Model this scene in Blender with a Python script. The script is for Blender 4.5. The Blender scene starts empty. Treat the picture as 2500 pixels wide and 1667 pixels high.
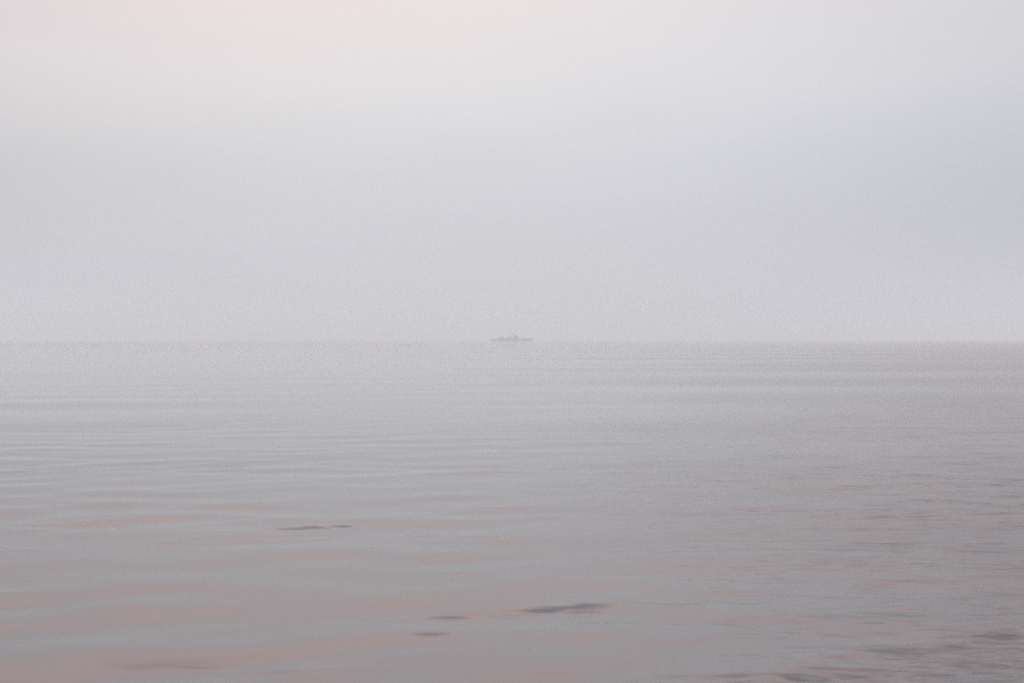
import bpy, bmesh, math, random
import numpy as np
from mathutils import Vector, Matrix

R = math.radians
scene = bpy.context.scene
C = scene.collection

# ------------------------------------------------------------------ camera
CAM_H = 5.0                      # eye height over the sea, metres
SHIP_D = 3472.0                  # distance of the ship, metres
EARTH = 6.371e6
cam_d = bpy.data.cameras.new('camera')
cam = bpy.data.objects.new('camera', cam_d)
C.objects.link(cam)
cam.location = (0, 0, CAM_H)
cam.rotation_euler = (R(90) - 0.00225, 0, 0)
cam_d.lens = 50.0
cam_d.sensor_width = 36.0
cam_d.clip_start = 0.5
cam_d.clip_end = 60000
cam_d.dof.use_dof = True
cam_d.dof.focus_distance = SHIP_D
cam_d.dof.aperture_fstop = 1.6
scene.camera = cam

# ------------------------------------------------------------------ render settings
scene.view_settings.view_transform = 'Standard'
scene.view_settings.look = 'None'
scene.view_settings.exposure = 0.0
scene.view_settings.gamma = 1.0
scene.view_settings.use_curve_mapping = False
scene.cycles.use_denoising = False
scene.cycles.use_adaptive_sampling = False
scene.cycles.max_bounces = 6
scene.cycles.volume_bounces = 2
scene.cycles.glossy_bounces = 3
scene.cycles.diffuse_bounces = 2
scene.cycles.transparent_max_bounces = 16
scene.render.filter_size = 1.5

# ------------------------------------------------------------------ sky: stratus veil over a clear sky
SUN_EL, SUN_AZ = 74.0, 352.0     # sun high ahead, dimmed and spread by the veil
world = bpy.data.worlds.new('World')
scene.world = world
world.use_nodes = True
nt = world.node_tree
nt.nodes.clear()
def nd(tree, typ, **kw):
    n = tree.nodes.new(typ)
    for k, v in kw.items():
        setattr(n, k, v)
    return n
def lk(tree, a, b):
    tree.links.new(a, b)
def mth(tree, op, a, b=None, clamp=False):
    n = tree.nodes.new('ShaderNodeMath'); n.operation = op; n.use_clamp = clamp
    for i, v in enumerate((a, b)):
        if v is None: continue
        if isinstance(v, (int, float)): n.inputs[i].default_value = v
        else: tree.links.new(v, n.inputs[i])
    return n.outputs[0]
def mix_rgb(tree, fac, a, b):
    n = tree.nodes.new('ShaderNodeMix'); n.data_type = 'RGBA'
    for i, v in ((0, fac), (6, a), (7, b)):
        if isinstance(v, (int, float)): n.inputs[i].default_value = v
        elif isinstance(v, tuple): n.inputs[i].default_value = v
        else: tree.links.new(v, n.inputs[i])
    return n.outputs[2]
def ramp(tree, fac, stops, interp='EASE'):
    n = tree.nodes.new('ShaderNodeValToRGB'); n.color_ramp.interpolation = interp
    el = n.color_ramp.elements
    while len(el) < len(stops): el.new(0.5)
    for e, (p, c) in zip(el, stops):
        e.position = p; e.color = (*c, 1) if len(c) == 3 else c
    tree.links.new(fac, n.inputs[0])
    return n.outputs[0]

STR = 0.1                        # background strength; veil radiances are given over it
sky = nd(nt, 'ShaderNodeTexSky', sky_type='NISHITA', sun_disc=False)
sky.sun_elevation = R(SUN_EL); sky.sun_rotation = R(SUN_AZ)
sky.air_density = 1.0; sky.dust_density = 2.0; sky.altitude = 0
tc = nd(nt, 'ShaderNodeTexCoord')
sep = nd(nt, 'ShaderNodeSeparateXYZ'); lk(nt, tc.outputs['Generated'], sep.inputs[0])
mp = nd(nt, 'ShaderNodeMapping'); mp.inputs['Scale'].default_value = (1.0, 1.0, 3.0)
lk(nt, tc.outputs['Generated'], mp.inputs['Vector'])
ns = nd(nt, 'ShaderNodeTexNoise'); ns.inputs['Scale'].default_value = 2.3
ns.inputs['Detail'].default_value = 3.0; ns.inputs['Roughness'].default_value = 0.5
lk(nt, mp.outputs[0], ns.inputs['Vector'])
nz = mth(nt, 'SUBTRACT', ns.outputs[0], 0.5)
# brightness rises towards the zenith, as under any stratus; the glow lies ahead where the sun stands behind it
zz = mth(nt, 'MAXIMUM', sep.outputs[2], 0.0)
K = 1.0 / STR
def grey(v): return (v, v, v)
lum = ramp(nt, zz, [(0.0, grey(0.640)), (0.06, grey(0.645)), (0.11, grey(0.680)), (0.17, grey(0.765)), (0.235, grey(0.810)), (0.30, grey(1.11)), (0.45, grey(1.20)), (1.0, grey(1.32))], 'LINEAR')
side = mth(nt, 'ABSOLUTE', mth(nt, 'ADD', sep.outputs[0], 0.05))
sr = nd(nt, 'ShaderNodeMapRange', interpolation_type='SMOOTHSTEP')
sr.inputs['From Min'].default_value = 0.05; sr.inputs['From Max'].default_value = 0.65
sr.inputs['To Min'].default_value = 1.0; sr.inputs['To Max'].default_value = 0.76
lk(nt, side, sr.inputs['Value'])
lo = nd(nt, 'ShaderNodeMapRange', interpolation_type='SMOOTHSTEP')
lo.inputs['From Min'].default_value = 0.0; lo.inputs['From Max'].default_value = 0.10
lk(nt, zz, lo.inputs['Value'])
side_f = mth(nt, 'ADD', 1.0, mth(nt, 'MULTIPLY', mth(nt, 'SUBTRACT', sr.outputs[0], 1.0), lo.outputs[0]))
# faint slanting layers in the veil
mp2 = nd(nt, 'ShaderNodeMapping'); mp2.inputs['Rotation'].default_value = (0, R(-14), 0); mp2.inputs['Scale'].default_value = (2.2, 2.2, 15.0)
lk(nt, tc.outputs['Generated'], mp2.inputs['Vector'])
ns2 = nd(nt, 'ShaderNodeTexNoise'); ns2.inputs['Scale'].default_value = 1.0; ns2.inputs['Detail'].default_value = 4.0; ns2.inputs['Distortion'].default_value = 0.4
lk(nt, mp2.outputs[0], ns2.inputs['Vector'])
layer = mth(nt, 'ADD', 1.0, mth(nt, 'MULTIPLY', mth(nt, 'SUBTRACT', ns2.outputs[0], 0.5), 0.10))
lum2 = mth(nt, 'MULTIPLY', mth(nt, 'MULTIPLY', mth(nt, 'MULTIPLY', lum, side_f), layer), K)
el = mth(nt, 'ADD', zz, mth(nt, 'MULTIPLY', nz, 0.10))
sh = nd(nt, 'ShaderNodeMapRange', interpolation_type='SMOOTHSTEP')
sh.inputs['From Min'].default_value = -0.26; sh.inputs['From Max'].default_value = 0.28
sh.inputs['To Min'].default_value = 0.070; sh.inputs['To Max'].default_value = -0.020
lk(nt, sep.outputs[0], sh.inputs['Value'])
el = mth(nt, 'ADD', el, sh.outputs[0], clamp=True)
tint = ramp(nt, el, [
    (0.00, (0.985, 0.988, 1.036)),
    (0.12, (0.985, 0.988, 1.034)),
    (0.175, (1.005, 0.993, 1.002)),
    (0.225, (1.025, 0.987, 0.980)),
    (0.290, (1.075, 0.970, 0.950)),
    (0.345, (1.300, 0.930, 0.845)),
    (0.52, (1.290, 0.930, 0.850)),
    (0.64, (0.960, 1.000, 1.060)),
    (1.00, (0.930, 1.000, 1.090)),
], 'LINEAR')
vm = nd(nt, 'ShaderNodeVectorMath', operation='SCALE')
hue = ramp(nt, mth(nt, 'ADD', mth(nt, 'MULTIPLY', sep.outputs[0], 1.2), 0.5, clamp=True), [(0.0, (0.985, 0.998, 1.022)), (0.5, (0.998, 0.998, 1.008)), (1.0, (0.986, 0.990, 1.036))], 'LINEAR')
vh = nd(nt, 'ShaderNodeVectorMath', operation='MULTIPLY'); lk(nt, tint, vh.inputs[0]); lk(nt, hue, vh.inputs[1])
lk(nt, vh.outputs[0], vm.inputs[0]); lk(nt, lum2, vm.inputs['Scale'])
col = mix_rgb(nt, 0.96, sky.outputs[0], vm.outputs[0])
bg = nd(nt, 'ShaderNodeBackground'); bg.inputs['Strength'].default_value = STR
lk(nt, col, bg.inputs['Color'])
wo = nd(nt, 'ShaderNodeOutputWorld'); lk(nt, bg.outputs[0], wo.inputs['Surface'])

sun_d = bpy.data.lights.new('sun', 'SUN')
sun_d.energy = 1.05; sun_d.angle = R(40); sun_d.color = (1.0, 0.93, 0.87)
sun = bpy.data.objects.new('sun', sun_d); C.objects.link(sun)
sa = R(SUN_AZ)                   # azimuth clockwise from +Y, as in the sky node
d = Vector((math.sin(sa) * math.cos(R(SUN_EL)), math.cos(sa) * math.cos(R(SUN_EL)), math.sin(R(SUN_EL))))
sun.rotation_euler = d.to_track_quat('Z', 'Y').to_euler()
sun.location = d * 200

# ------------------------------------------------------------------ materials
def new_mat(name):
    m = bpy.data.materials.new(name); m.use_nodes = True
    return m, m.node_tree, m.node_tree.nodes['Principled BSDF']

def paint(name, colr, rough=0.55, var=0.25, scale=0.6):
    m, t, b = new_mat(name)
    g = nd(t, 'ShaderNodeTexCoord')
    mpp = nd(t, 'ShaderNodeMapping'); mpp.inputs['Scale'].default_value = (scale, scale, scale * 0.25)
    lk(t, g.outputs['Object'], mpp.inputs[0])
    n = nd(t, 'ShaderNodeTexNoise'); n.inputs['Scale'].default_value = 1.0; n.inputs['Detail'].default_value = 5
    lk(t, mpp.outputs[0], n.inputs['Vector'])
    c0 = tuple(x * (1 - var) for x in colr); c1 = tuple(min(1, x * (1 + var)) for x in colr)
    lk(t, ramp(t, n.outputs[0], [(0.3, c0), (0.7, c1)], 'LINEAR'), b.inputs['Base Color'])
    b.inputs['Roughness'].default_value = rough
    return m
M_HULL = paint('naval grey paint', (0.055, 0.075, 0.105))
M_DECK = paint('deck paint', (0.075, 0.085, 0.095), 0.8)
M_UP = paint('superstructure paint', (0.068, 0.090, 0.125))
M_DARK = paint('dark fittings', (0.05, 0.055, 0.062), 0.6)
M_BOOT = paint('boot topping', (0.035, 0.035, 0.038), 0.6)
M_WHITE = paint('radome white', (0.25, 0.26, 0.28), 0.5)
M_ORANGE = paint('life raft canister', (0.2, 0.2, 0.2), 0.6)
M_GLASS, t_, b_ = new_mat('bridge glass')
b_.inputs['Base Color'].default_value = (0.02, 0.025, 0.03, 1); b_.inputs['Roughness'].default_value = 0.08

# ------------------------------------------------------------------ sea
# one sheet, finest where it is seen closest, following the curve of the earth
rng = np.random.default_rng(7)
rings = [0.6]
while rings[-1] < 12000:
    q = rings[-1]
    rings.append(q * (1 + (0.0025 if 13 < q < 60 else 0.005 if 60 <= q < 900 else 0.02)))
rad = np.array(rings)
fine = np.arange(-0.52, 0.52, 0.0024)
rest = np.linspace(0.52, 2 * math.pi - 0.52, 110)
ang = np.concatenate([fine, rest])
ang = ang[np.concatenate([[True], np.diff(ang) > 1e-6])]
if abs(ang[-1] - (2 * math.pi + ang[0])) < 1e-3: ang = ang[:-1]
nr, na = len(rad), len(ang)
RR, AA = np.meshgrid(rad, ang, indexing='ij')
X = (RR * np.sin(AA)); Y = (RR * np.cos(AA))
step_r = np.gradient(rad)[:, None] * np.ones((1, na))
da = np.where((ang > -0.53) & (ang < 0.53), 0.0024, 0.05)[None, :]
step = np.maximum(step_r, RR * da)

def sines(n, lmin, lmax, slope, mean_dir, spread, seed, power=0.0):
    """sum of n random wave trains, rms slope given; each faded where the sheet is too coarse for it"""
    g = np.random.default_rng(seed)
    out = np.zeros_like(X)
    lam = np.exp(g.uniform(math.log(lmin), math.log(lmax), n))
    for L in lam:
        a = mean_dir + g.normal(0, spread)
        k = 2 * math.pi / L
        amp = slope / k * math.sqrt(2.0 / n) * (L / lmax) ** power
        fade = np.clip((L / step - 3.0) / 4.0, 0, 1)
        out += amp * fade * np.sin(k * (X * math.sin(a) + Y * math.cos(a)) + g.uniform(0, 6.283))
    return out
def field(seed, size, aspect=3.0, n=14):
    """smooth random field about -1..1, patches longer across than deep"""
    g = np.random.default_rng(seed); out = np.zeros_like(X)
    for i in range(n):
        L = size * math.exp(g.uniform(-0.6, 0.6))
        a = g.normal(0, 0.5)
        k = 2 * math.pi / L
        out += np.sin(k * (X * math.sin(a) / aspect * 1.6 + Y * math.cos(a)) + g.uniform(0, 6.283))
    return out / math.sqrt(n / 2.0)
def sstep(a, b, x):
    t = np.clip((x - a) / (b - a), 0, 1); return t * t * (3 - 2 * t)

# wind comes over the water on the right hand of a line running out to sea; the left lies in a lee
WY = 10.0
PAWS = [(7.06, 21.32, 0.92, 0.52, 0.9),
        (4.82, 20.93, 1.21, 0.35, 0.9),
        (3.6, 20.81, 0.72, 0.25, 0.7),
        (8.33, 24.3, 0.63, 0.41, 0.8),
        (6.96, 23.01, 0.8, 0.27, 0.7),
        (7.71, 23.48, 1.01, 0.95, 0.5),
        (5.73, 21.86, 1.26, 0.66, 0.45),
        (9.25, 26.53, 0.61, 0.97, 0.5),
        (10.54, 30.76, 0.8, 0.87, 0.4),
        (7.42, 25.75, 0.89, 0.53, 0.35),
        (2.71, 20.93, 0.72, 0.3, 0.4),
        (-5.72, 37.47, 0.54, 0.18, 0.5),
        (-4.95, 37.71, 0.75, 0.20, 6.0),
        (-4.89, 37.71, 0.49, 0.33, 0.9),
        (-0.63, 25.9, 0.7, 0.28, 1.1),
        (0.3, 26.37, 0.46, 0.32, 0.9),
        (1.15, 26.53, 0.46, 0.36, 1.1),
        (1.74, 26.25, 0.53, 0.32, 0.6),
        (-1.39, 24.13, 0.24, 0.27, 0.9),
        (0.32, 27.59, 0.32, 0.26, 0.4),
        (-8.36, 23.61, 0.34, 0.22, 0.8),
        (-5.09, 21.8, 0.44, 0.22, 0.2),
        (-4.36, 21.94, 0.25, 0.18, 0.2),
        (-3.29, 21.58, 0.5, 0.21, 0.4),
        (-9.3, 33.3, 0.38, 0.26, 0.4),
        (3.62, 26.74, 0.39, 0.21, 0.5),
        (6.97, 28.82, 0.42, 0.24, 0.5),
        (4.14, 21.45, 0.37, 0.24, 0.8),
        (5.09, 21.8, 0.5, 0.25, 0.6),
        (6.02, 22.25, 0.58, 0.26, 0.8),
        (8.17, 23.64, 0.41, 0.32, 0.9),
        (7.08, 22.36, 0.52, 0.29, 0.6),
        (7.54, 21.99, 0.57, 0.33, 0.7),
        (4.61, 20.81, 0.54, 0.25, 0.7),
        (6.37, 21.06, 0.67, 0.31, 0.6),
        (7.17, 20.93, 0.48, 0.3, 0.6),
        (-2.2, 21.8, 0.38, 0.18, 0.35),
        (-0.42, 24.03, 0.42, 0.23, 0.35),
        (2.41, 26.94, 0.39, 0.18, 0.35)]
wind = sstep(-0.08, 0.40, (X - 0.03 * Y) / (Y.clip(0) + WY) + 0.07 * field(21, 60.0))
swell = sines(24, 9.0, 36.0, 0.005, -0.22, 0.30, 3)
mid = sines(40, 1.6, 5.5, 0.032, -0.22, 0.40, 4)
mid *= 1 - 0.85 * sstep(28, 110, RR) * (1 - 0.4 * wind)      # glassy slick farther out
chop = sines(46, 0.8, 2.6, 0.022, -0.20, 0.55, 5)
calm = 0.5 + 0.5 * np.clip(field(11, 11.0), -1, 1)
rip = sines(60, 0.35, 1.6, 0.060, -0.15, 0.45, 9)
puff = sstep(1.1, 2.2, field(13, 3.0, 2.0) + 0.6 * field(14, 14.0) + 1.2 * wind)
# cat's paws: small patches of steep ripples on the near water (x, y, half width, half depth, strength)
paws = np.zeros_like(X)
for px, py, sx, sy, st in PAWS:
    paws += 0.82 * st * np.exp(-((X - px) / (1.6 * sx)) ** 2 - ((Y - py - 0.25 * (X - px)) / (1.15 * sy)) ** 2)
paws = np.clip(paws, 0, 6.0) * np.clip(0.7 + 0.6 * field(31, 0.55, 3.2), 0.4, 1.5)
paw_rip = sines(40, 0.38, 1.3, 0.12, -0.15, 0.16, 17) + sines(5, 0.55, 0.95, 0.15, -0.12, 0.07, 18)
Z = swell + mid * (0.60 + 0.50 * calm) + chop * (0.20 + 0.30 * calm + 1.2 * wind) + rip * puff * (0.75 + 0.8 * wind) + paw_rip * np.clip(paws, 0, 6.0)
Z *= np.clip((RR - 2.0) / 6.0, 0.1, 1)
Z -= RR ** 2 / (2 * EARTH)

co = np.stack([X, Y, Z], -1).reshape(-1, 3)
co = np.concatenate([co, [[0, 0, float(Z[0].mean())]]])
i0 = np.arange(nr - 1)[:, None] * na + np.arange(na)[None, :]
j1 = (np.arange(na) + 1) % na
i1 = np.arange(nr - 1)[:, None] * na + j1[None, :]
quads = np.stack([i0, i0 + na, i1 + na, i1], -1).reshape(-1, 4)[:, ::-1]
tri = np.stack([np.full(na, nr * na), np.arange(na), j1], -1)[:, ::-1]
me = bpy.data.meshes.new('sea')
nq, ntr = len(quads), len(tri)
me.vertices.add(len(co)); me.vertices.foreach_set('co', co.astype(np.float32).ravel())
me.loops.add(nq * 4 + ntr * 3)
me.loops.foreach_set('vertex_index', np.concatenate([quads.ravel(), tri.ravel()]).astype(np.int32))
me.polygons.add(nq + ntr)
me.polygons.foreach_set('loop_start', np.concatenate([np.arange(nq) * 4, nq * 4 + np.arange(ntr) * 3]).astype(np.int32))
me.update(calc_edges=True); me.validate()
me.polygons.foreach_set('use_smooth', np.ones(len(me.polygons), bool))
if me.polygons[0].normal.z < 0: me.flip_normals()
at = me.attributes.new('wind', 'FLOAT', 'POINT')
at.data.foreach_set('value', np.concatenate([wind.ravel(), [0.3]]).astype(np.float32))
# micro-ripples: finest near the shore and under the wind, the lee farther out lies like glass
micro = 0.05 + 0.125 * (1 - sstep(20, 75, Y + 2.0 * field(41, 12.0))) + 0.10 * wind
at = me.attributes.new('microripple', 'FLOAT', 'POINT')
at.data.foreach_set('value', np.concatenate([micro.ravel(), [0.2]]).astype(np.float32))
sea = bpy.data.objects.new('sea', me); C.objects.link(sea)
sea['kind'] = 'structure'

m, t, b = new_mat('sea water')
b.inputs['Base Color'].default_value = (0.088, 0.086, 0.092, 1)
b.inputs['IOR'].default_value = 1.36
tcs = nd(t, 'ShaderNodeTexCoord')
wa = nd(t, 'ShaderNodeAttribute', attribute_name='wind')
def ripple_noise(scale, sx, detail, rough, dist=0.0, rot=0.15):
    mpn = nd(t, 'ShaderNodeMapping'); mpn.inputs['Rotation'].default_value = (0, 0, rot)
    mpn.inputs['Scale'].default_value = (scale * sx, scale, scale)
    lk(t, tcs.outputs['Object'], mpn.inputs[0])
    n = nd(t, 'ShaderNodeTexNoise'); n.inputs['Scale'].default_value = 1.0
    n.inputs['Detail'].default_value = detail; n.inputs['Roughness'].default_value = rough
    n.inputs['Distortion'].default_value = dist
    lk(t, mpn.outputs[0], n.inputs['Vector'])
    return n.outputs[0]
n1 = ripple_noise(1.6, 0.35, 3, 0.55)
n2 = ripple_noise(0.28, 0.28, 4, 0.6, 0.3, -0.1)
h1 = mth(t, 'MULTIPLY', n1, mth(t, 'ADD', mth(t, 'MULTIPLY', wa.outputs['Fac'], 0.170), 0.0012))
h2 = mth(t, 'MULTIPLY', n2, mth(t, 'ADD', mth(t, 'MULTIPLY', wa.outputs['Fac'], 0.60), 0.004))
bp = nd(t, 'ShaderNodeBump'); bp.inputs['Strength'].default_value = 1.0; bp.inputs['Distance'].default_value = 1.0
lk(t, mth(t, 'ADD', h1, h2), bp.inputs['Height'])
lk(t, bp.outputs[0], b.inputs['Normal'])
ra = nd(t, 'ShaderNodeAttribute', attribute_name='microripple')
lk(t, ra.outputs['Fac'], b.inputs['Roughness'])
me.materials.append(m)

# ------------------------------------------------------------------ warship (one metre to one metre, bow towards +X)
def tag(o, label, cat, group=None):
    o['label'] = label; o['category'] = cat
    if group: o['group'] = group
def finish(name, bm, mat, parent, smooth=False, bevel=0.0):
    bmesh.ops.recalc_face_normals(bm, faces=bm.faces)
    mesh = bpy.data.meshes.new(name); bm.to_mesh(mesh); bm.free()
    if smooth:
        for p in mesh.polygons: p.use_smooth = True
    mesh.materials.append(mat)
    o = bpy.data.objects.new(name, mesh); C.objects.link(o)
    if parent is not None: o.parent = parent
    if bevel:
        md = o.modifiers.new('bevel', 'BEVEL'); md.width = bevel; md.segments = 2; md.limit_method = 'ANGLE'
    return o
def prism(bm, x0, x1, w0, w1, z0, z1, sf=0.0, sa_=0.0, inw=0.0, y=0.0):
    """block with raked front (sf) and back (sa_) and sides leaning in by inw"""
    lo = [(x0, -w0 / 2), (x1, -w1 / 2), (x1, w1 / 2), (x0, w0 / 2)]
    hi = [(x0 + sa_, -w0 / 2 + inw), (x1 - sf, -w1 / 2 + inw), (x1 - sf, w1 / 2 - inw), (x0 + sa_, w0 / 2 - inw)]
    v = [bm.verts.new((p, q + y, z0)) for p, q in lo] + [bm.verts.new((p, q + y, z1)) for p, q in hi]
    for f in ((0, 3, 2, 1), (4, 5, 6, 7), (0, 1, 5, 4), (1, 2, 6, 5), (2, 3, 7, 6), (3, 0, 4, 7)):
        bm.faces.new([v[i] for i in f])
def tube(bm, a, b_, r0, r1=None, seg=8):
    a, b_ = Vector(a), Vector(b_); r1 = r0 if r1 is None else r1
    q = (b_ - a).to_track_quat('Z', 'Y')
    A = [bm.verts.new(a + q @ Vector((r0 * math.cos(2 * math.pi * i / seg), r0 * math.sin(2 * math.pi * i / seg), 0))) for i in range(seg)]
    B = [bm.verts.new(b_ + q @ Vector((r1 * math.cos(2 * math.pi * i / seg), r1 * math.sin(2 * math.pi * i / seg), 0))) for i in range(seg)]
    for i in range(seg):
        j = (i + 1) % seg; bm.faces.new((A[i], A[j], B[j], B[i]))
    bm.faces.new(A[::-1]); bm.faces.new(B)
def ball(bm, c, r, squash=1.0):
    bmesh.ops.create_uvsphere(bm, u_segments=16, v_segments=10, radius=r, matrix=Matrix.Translation(c) @ Matrix.Diagonal((1, 1, squash, 1)))

ship = bpy.data.objects.new('warship', None); C.objects.link(ship)
ship.empty_display_size = 10
ship.location = (0.8, SHIP_D, -SHIP_D ** 2 / (2 * EARTH))
ship.rotation_euler = (0, 0, R(-4))
tag(ship, 'hazy grey warship with tall mast, alone on the misty horizon, bow to the right', 'ship')

# hull: stations from transom to raked clipper bow
L0 = -52.5
ST = [(-52.5, 4.7, 3.3, 4.2), (-44, 5.7, 3.3, 5.0), (-30, 6.4, 3.5, 5.9), (-14, 6.7, 3.6, 6.3), (4, 6.7, 3.7, 6.3),
      (18, 6.1, 3.9, 5.3), (30, 4.9, 4.2, 3.7), (40, 3.1, 4.7, 1.9), (46, 1.7, 5.2, 0.75), (50, 0.75, 5.55, 0.15)]
bm = bmesh.new(); boot = bmesh.new()
rows = []; brow = []
for x, w, zd, wl in ST:
    f = max(0.0, (x - 30) / 22.5)
    xw = x - 5.5 * f * f               # waterline pulled back under the flared bow
    xk = x - 9.5 * f * f
    half = [(xk, wl * 0.55, -3.2), (xw - 0.4 * f, wl * 0.96, -0.4), (xw, wl, 0.55), (x - 2.0 * f * f, (wl + w) / 2 + 0.05, zd * 0.55), (x, w, zd), (x, w * 0.985, zd + 0.55)]
    rows.append([bm.verts.new((p, -q, r)) for p, q, r in half] + [bm.verts.new((p, q, r)) for p, q, r in half[::-1]])
tip = [(42.5, 0.02, -3.2), (45.6, 0.02, -0.4), (46.6, 0.03, 0.55), (49.6, 0.05, 3.0), (52.3, 0.08, 5.7), (52.6, 0.08, 6.15)]
rows.append([bm.verts.new((p, -q, r)) for p, q, r in tip] + [bm.verts.new((p, q, r)) for p, q, r in tip[::-1]])
for a_, c_ in zip(rows, rows[1:]):
    for i in range(11):
        if i == 5: continue
        bm.faces.new((a_[i], c_[i], c_[i + 1], a_[i + 1]))
    bm.faces.new((a_[11], c_[11], c_[0], a_[0]))
bm.faces.new(rows[0]); bm.faces.new(rows[-1][::-1])
hull = finish('hull', bm, M_HULL, ship)
# boot topping: a dark belt a hand proud of the plating
bm = bmesh.new(); rr = []
for x, w, zd, wl in ST:
    f = max(0.0, (x - 30) / 22.5); xw = x - 5.5 * f * f
    rr.append([bm.verts.new((xw - 0.45 * f, s * (wl * (0.965 if k == 0 else 1.0) + 0.04), z)) for s in (-1, 1) for k, z in ((0, -0.38), (1, 0.5))])
for a_, c_ in zip(rr, rr[1:]):
    bm.faces.new((a_[0], c_[0], c_[1], a_[1])); bm.faces.new((a_[3], c_[3], c_[2], a_[2]))
finish('boot_topping', bm, M_BOOT, hull)
bm = bmesh.new(); dk = []
for x, w, zd, wl in ST: dk.append([bm.verts.new((x, -w * 0.97, zd + 0.02)), bm.verts.new((x, w * 0.97, zd + 0.02))])
dk.append([bm.verts.new((52.0, -0.05, 5.7)), bm.verts.new((52.0, 0.05, 5.7))])
for a_, c_ in zip(dk, dk[1:]): bm.faces.new((a_[0], c_[0], c_[1], a_[1]))
finish('deck', bm, M_DECK, ship)
for s in (-1, 1):
    bm = bmesh.new(); tube(bm, (47.2, s * 1.35, 4.0), (46.6, s * 1.35, 2.2), 0.18); tube(bm, (46.0, s * 1.5, 2.3), (47.3, s * 1.3, 2.3), 0.2)
    finish('anchor', bm, M_DARK, hull)

def block(name, args, mat=M_UP, parent=ship, bevel=0.12, **kw):
    bm_ = bmesh.new(); prism(bm_, *args, **kw); return finish(name, bm_, mat, parent, bevel=bevel)
def z_deck(x):
    return float(np.interp(x, [s[0] for s in ST], [s[2] for s in ST]))
# aft: flight-deck side step and hangar
hang = block('hangar', (-35.5, -19.5, 11.4, 11.6, 3.3, 7.4), sa_=0.9, inw=0.45)
bm = bmesh.new(); prism(bm, -36.0, -34.9, 6.4, 6.4, 3.5, 6.6, sa_=0.75, sf=0.0); finish('hangar_door', bm, M_DARK, hang)
block('hangar_roof_house', (-32.5, -20.5, 7.6, 7.6, 7.4, 8.6), sa_=1.0, sf=0.4, inw=0.3)
block('aft_deckhouse', (-41.0, -35.5, 8.0, 8.6, 3.3, 5.0), sa_=1.2, inw=0.3)
# middle house with funnel
mid = block('midship_house', (-19.5, 4.5, 11.0, 11.6, 3.5, 6.6), inw=0.4)
bm = bmesh.new()
prism(bm, -9.6, -3.6, 4.2, 4.2, 6.6, 9.3, sf=0.9, sa_=0.3, inw=0.45)
prism(bm, -9.0, -4.9, 2.9, 2.9, 9.3, 10.3, sf=0.4, sa_=0.3, inw=0.2)
fun = finish('funnel', bm, M_UP, ship, bevel=0.15)
for x in (-8.0, -6.1):
    bm = bmesh.new(); tube(bm, (x, 0, 10.3), (x - 0.2, 0, 11.0), 0.5, 0.45, 10); finish('uptake', bm, M_DARK, fun)
bm = bmesh.new(); tube(bm, (-15.5, 0, 6.6), (-15.5, 0, 8.0), 1.0, 0.8, 12); ball(bm, (-15.5, 0, 8.9), 1.15)
finish('radome', bm, M_WHITE, ship, True)
# forward superstructure and wheelhouse
fw = block('forward_house', (2.5, 20.0, 11.2, 9.4, 3.6, 6.9), sf=1.6, inw=0.4)
br = block('bridge_house', (3.2, 16.2, 9.2, 8.4, 6.9, 9.8), sf=2.0, inw=0.35)
wh = block('wheelhouse', (3.6, 12.6, 8.0, 7.4, 9.8, 12.4), sf=1.0, inw=0.25)
for i in range(7):
    bm = bmesh.new(); yy = -2.85 + i * 0.95
    prism(bm, 11.55, 12.42, 0.7, 0.7, 10.75, 11.75, sf=0.38, y=yy); finish('window', bm, M_GLASS, wh)
for s in (-1, 1):
    for i in range(6):
        bm = bmesh.new(); prism(bm, 4.6 + i * 1.15, 5.5 + i * 1.15, 0.2, 0.2, 10.75, 11.7, y=s * 3.72); finish('window', bm, M_GLASS, wh)
    block('bridge_wing', (8.6, 11.2, 1.9, 1.9, 9.75, 10.9), y=s * 4.7, bevel=0.05)
# main mast: tapered plated tower with pole, yards and aerials
bm = bmesh.new()
prism(bm, 2.6, 6.6, 3.4, 3.0, 12.4, 14.4, sf=1.3, sa_=0.5, inw=0.5)
prism(bm, 3.2, 5.2, 1.9, 1.7, 14.4, 16.6, sf=0.6, sa_=0.35, inw=0.35)
tube(bm, (4.1, 0, 16.6), (4.1, 0, 23.5), 1.0, 0.45, 8)
mast = finish('mast', bm, M_UP, ship)
for z, hw in ((15.4, 3.2), (17.6, 2.2)):
    bm = bmesh.new(); tube(bm, (4.1, -hw, z), (4.1, hw, z), 0.13); finish('yard', bm, M_UP, mast)
bm = bmesh.new(); prism(bm, 3.5, 4.7, 3.6, 3.6, 16.7, 17.2, inw=0.1); finish('radar_antenna', bm, M_DARK, mast)
for x, y, z0, z1 in ((3.0, 2.6, 15.4, 18.2), (3.0, -2.6, 15.4, 18.2), (7.4, 3.0, 12.4, 16.4), (7.4, -3.0, 12.4, 16.4)):
    bm = bmesh.new(); tube(bm, (x, y, z0), (x, y, z1), 0.06, 0.03, 6); finish('whip_aerial', bm, M_DARK, mast)
bm = bmesh.new(); tube(bm, (9.6, 0, 12.4), (9.6, 0, 13.1), 0.7, 0.5, 10); ball(bm, (9.6, 0, 13.7), 0.85)
finish('fire_control_radar', bm, M_UP, ship, True)
bm = bmesh.new(); tube(bm, (-21.5, 0, 8.5), (-21.5, 0, 12.0), 0.22, 0.08); tube(bm, (-21.5, -1.6, 10.6), (-21.5, 1.6, 10.6), 0.08)
finish('aft_mast', bm, M_UP, ship)
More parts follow.
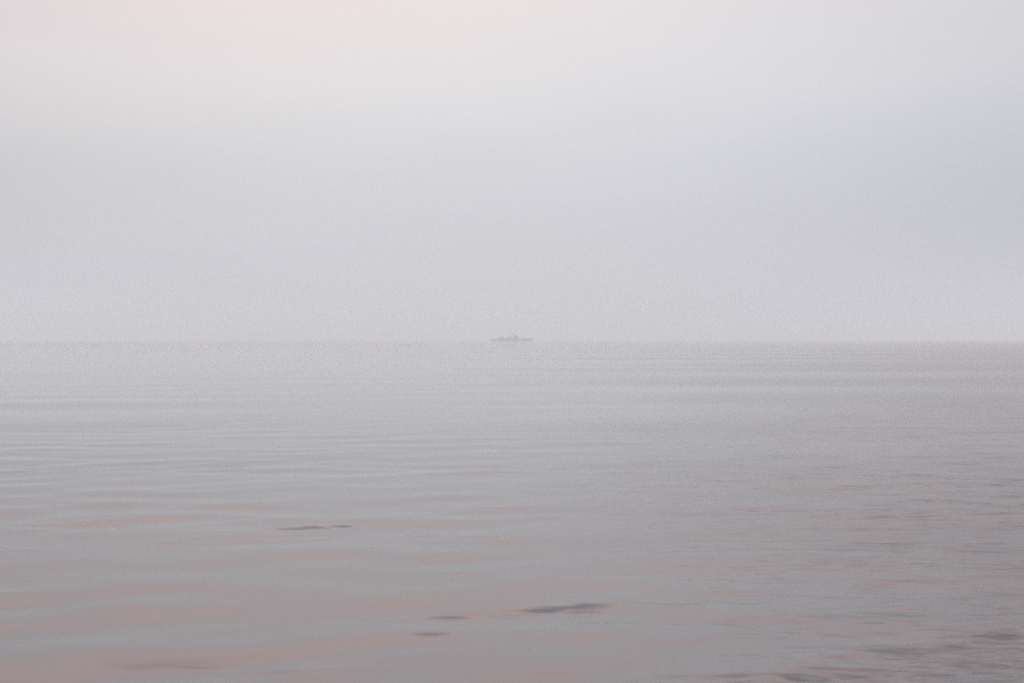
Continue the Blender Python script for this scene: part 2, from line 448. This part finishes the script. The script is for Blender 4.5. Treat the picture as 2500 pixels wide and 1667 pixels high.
# guns
def gun(name, x, y, zb, s, face=1):
    bm_ = bmesh.new(); tube(bm_, (x, y, zb), (x, y, zb + 0.5 * s), 1.55 * s, 1.5 * s, 18)
    g = finish(name, bm_, M_DARK, ship)
    bm_ = bmesh.new(); prism(bm_, x - 1.7 * s, x + 1.7 * s, 2.6 * s, 2.2 * s, zb + 0.5 * s, zb + 2.2 * s, sf=1.0 * s, sa_=0.4 * s, inw=0.4 * s, y=y)
    if face < 0:
        for v in bm_.verts: v.co.x = 2 * x - v.co.x
    finish('gun_house', bm_, M_UP, g, bevel=0.08)
    bm_ = bmesh.new(); tube(bm_, (x + face * 0.9 * s, y, zb + 1.4 * s), (x + face * 5.4 * s, y, zb + 1.95 * s), 0.17 * s, 0.11 * s, 10)
    finish('gun_barrel', bm_, M_DARK, g)
gun('gun_turret', 27.5, 0, z_deck(27.5), 1.0)
gun('gun_turret', -27.0, 0, 8.6, 0.55, -1)
# boats, rafts, rails
for s in (-1, 1):
    bm = bmesh.new()
    prof = [(-1.0, 0.25), (-0.8, 0.8), (0.0, 1.0), (0.6, 0.8), (1.0, 0.08)]
    rw = []
    for u, w in prof:
        x = -13.0 + u * 3.2
        rw.append([bm.verts.new((x, s * 4.6 - w, 8.0 + 0.25 * abs(u))), bm.verts.new((x, s * 4.6, 7.05)), bm.verts.new((x, s * 4.6 + w, 8.0 + 0.25 * abs(u)))])
    for a_, c_ in zip(rw, rw[1:]):
        for i in range(2): bm.faces.new((a_[i], c_[i], c_[i + 1], a_[i + 1]))
        bm.faces.new((a_[2], c_[2], c_[0], a_[0]))
    bm.faces.new(rw[0]); bm.faces.new(rw[-1])
    boat = finish('ship_boat', bm, M_DARK, ship)
    for dx in (-2.0, 2.0):
        bm = bmesh.new(); tube(bm, (-13 + dx, s * 3.6, 6.6), (-13 + dx, s * 4.0, 9.2), 0.13); tube(bm, (-13 + dx, s * 4.0, 9.2), (-13 + dx, s * 4.9, 9.3), 0.11)
        finish('davit', bm, M_UP, ship)
    for i in range(4):
        bm = bmesh.new(); x = -3.0 + 1.7 * i; tube(bm, (x, s * 4.95, 7.05), (x + 1.3, s * 4.95, 7.05), 0.42, 0.42, 10)
        finish('life_raft_canister', bm, M_ORANGE, ship)
    for xa, xb in ((-51.5, -36.5), (21.5, 50.5)):
        bm = bmesh.new(); n = 10
        pts = []
        for i in range(n + 1):
            x = xa + (xb - xa) * i / n
            w = float(np.interp(x, [q[0] for q in ST], [q[1] for q in ST])); z = z_deck(x) + 0.4
            if x > 50: w = 0.5
            pts.append(Vector((x, s * w * 0.96, z)))
        for p_ in pts: tube(bm, p_, p_ + Vector((0, 0, 1.0)), 0.04, seg=5)
        for a_, c_ in zip(pts, pts[1:]):
            for dz in (0.5, 1.0): tube(bm, a_ + Vector((0, 0, dz)), c_ + Vector((0, 0, dz)), 0.03, seg=5)
        finish('guard_rail', bm, M_DARK, ship)
bm = bmesh.new(); tube(bm, (-52.0, 0, 3.3), (-52.6, 0, 6.2), 0.07); finish('ensign_staff', bm, M_DARK, ship)
bm = bmesh.new(); tube(bm, (51.6, 0, 5.9), (51.9, 0, 8.0), 0.06); finish('jack_staff', bm, M_DARK, ship)

# ------------------------------------------------------------------ haze: even sea mist round everything
HX = 12600.0
bm = bmesh.new(); prism(bm, -HX, HX, 2 * HX, 2 * HX, -14.0, 26.0)
m, t, b = new_mat('sea mist')
t.nodes.remove(b)
pv = nd(t, 'ShaderNodeVolumePrincipled')
pv.inputs['Color'].default_value = (0.942, 0.983, 1.0, 1)
pv.inputs['Density'].default_value = 0.00048
pv.inputs['Anisotropy'].default_value = 0.2
lk(t, pv.outputs[0], t.nodes['Material Output'].inputs['Volume'])
hz = finish('haze', bm, m, None)
hz['kind'] = 'stuff'
hz['label'] = 'pale even sea mist lying over the whole water'
hz['category'] = 'haze'
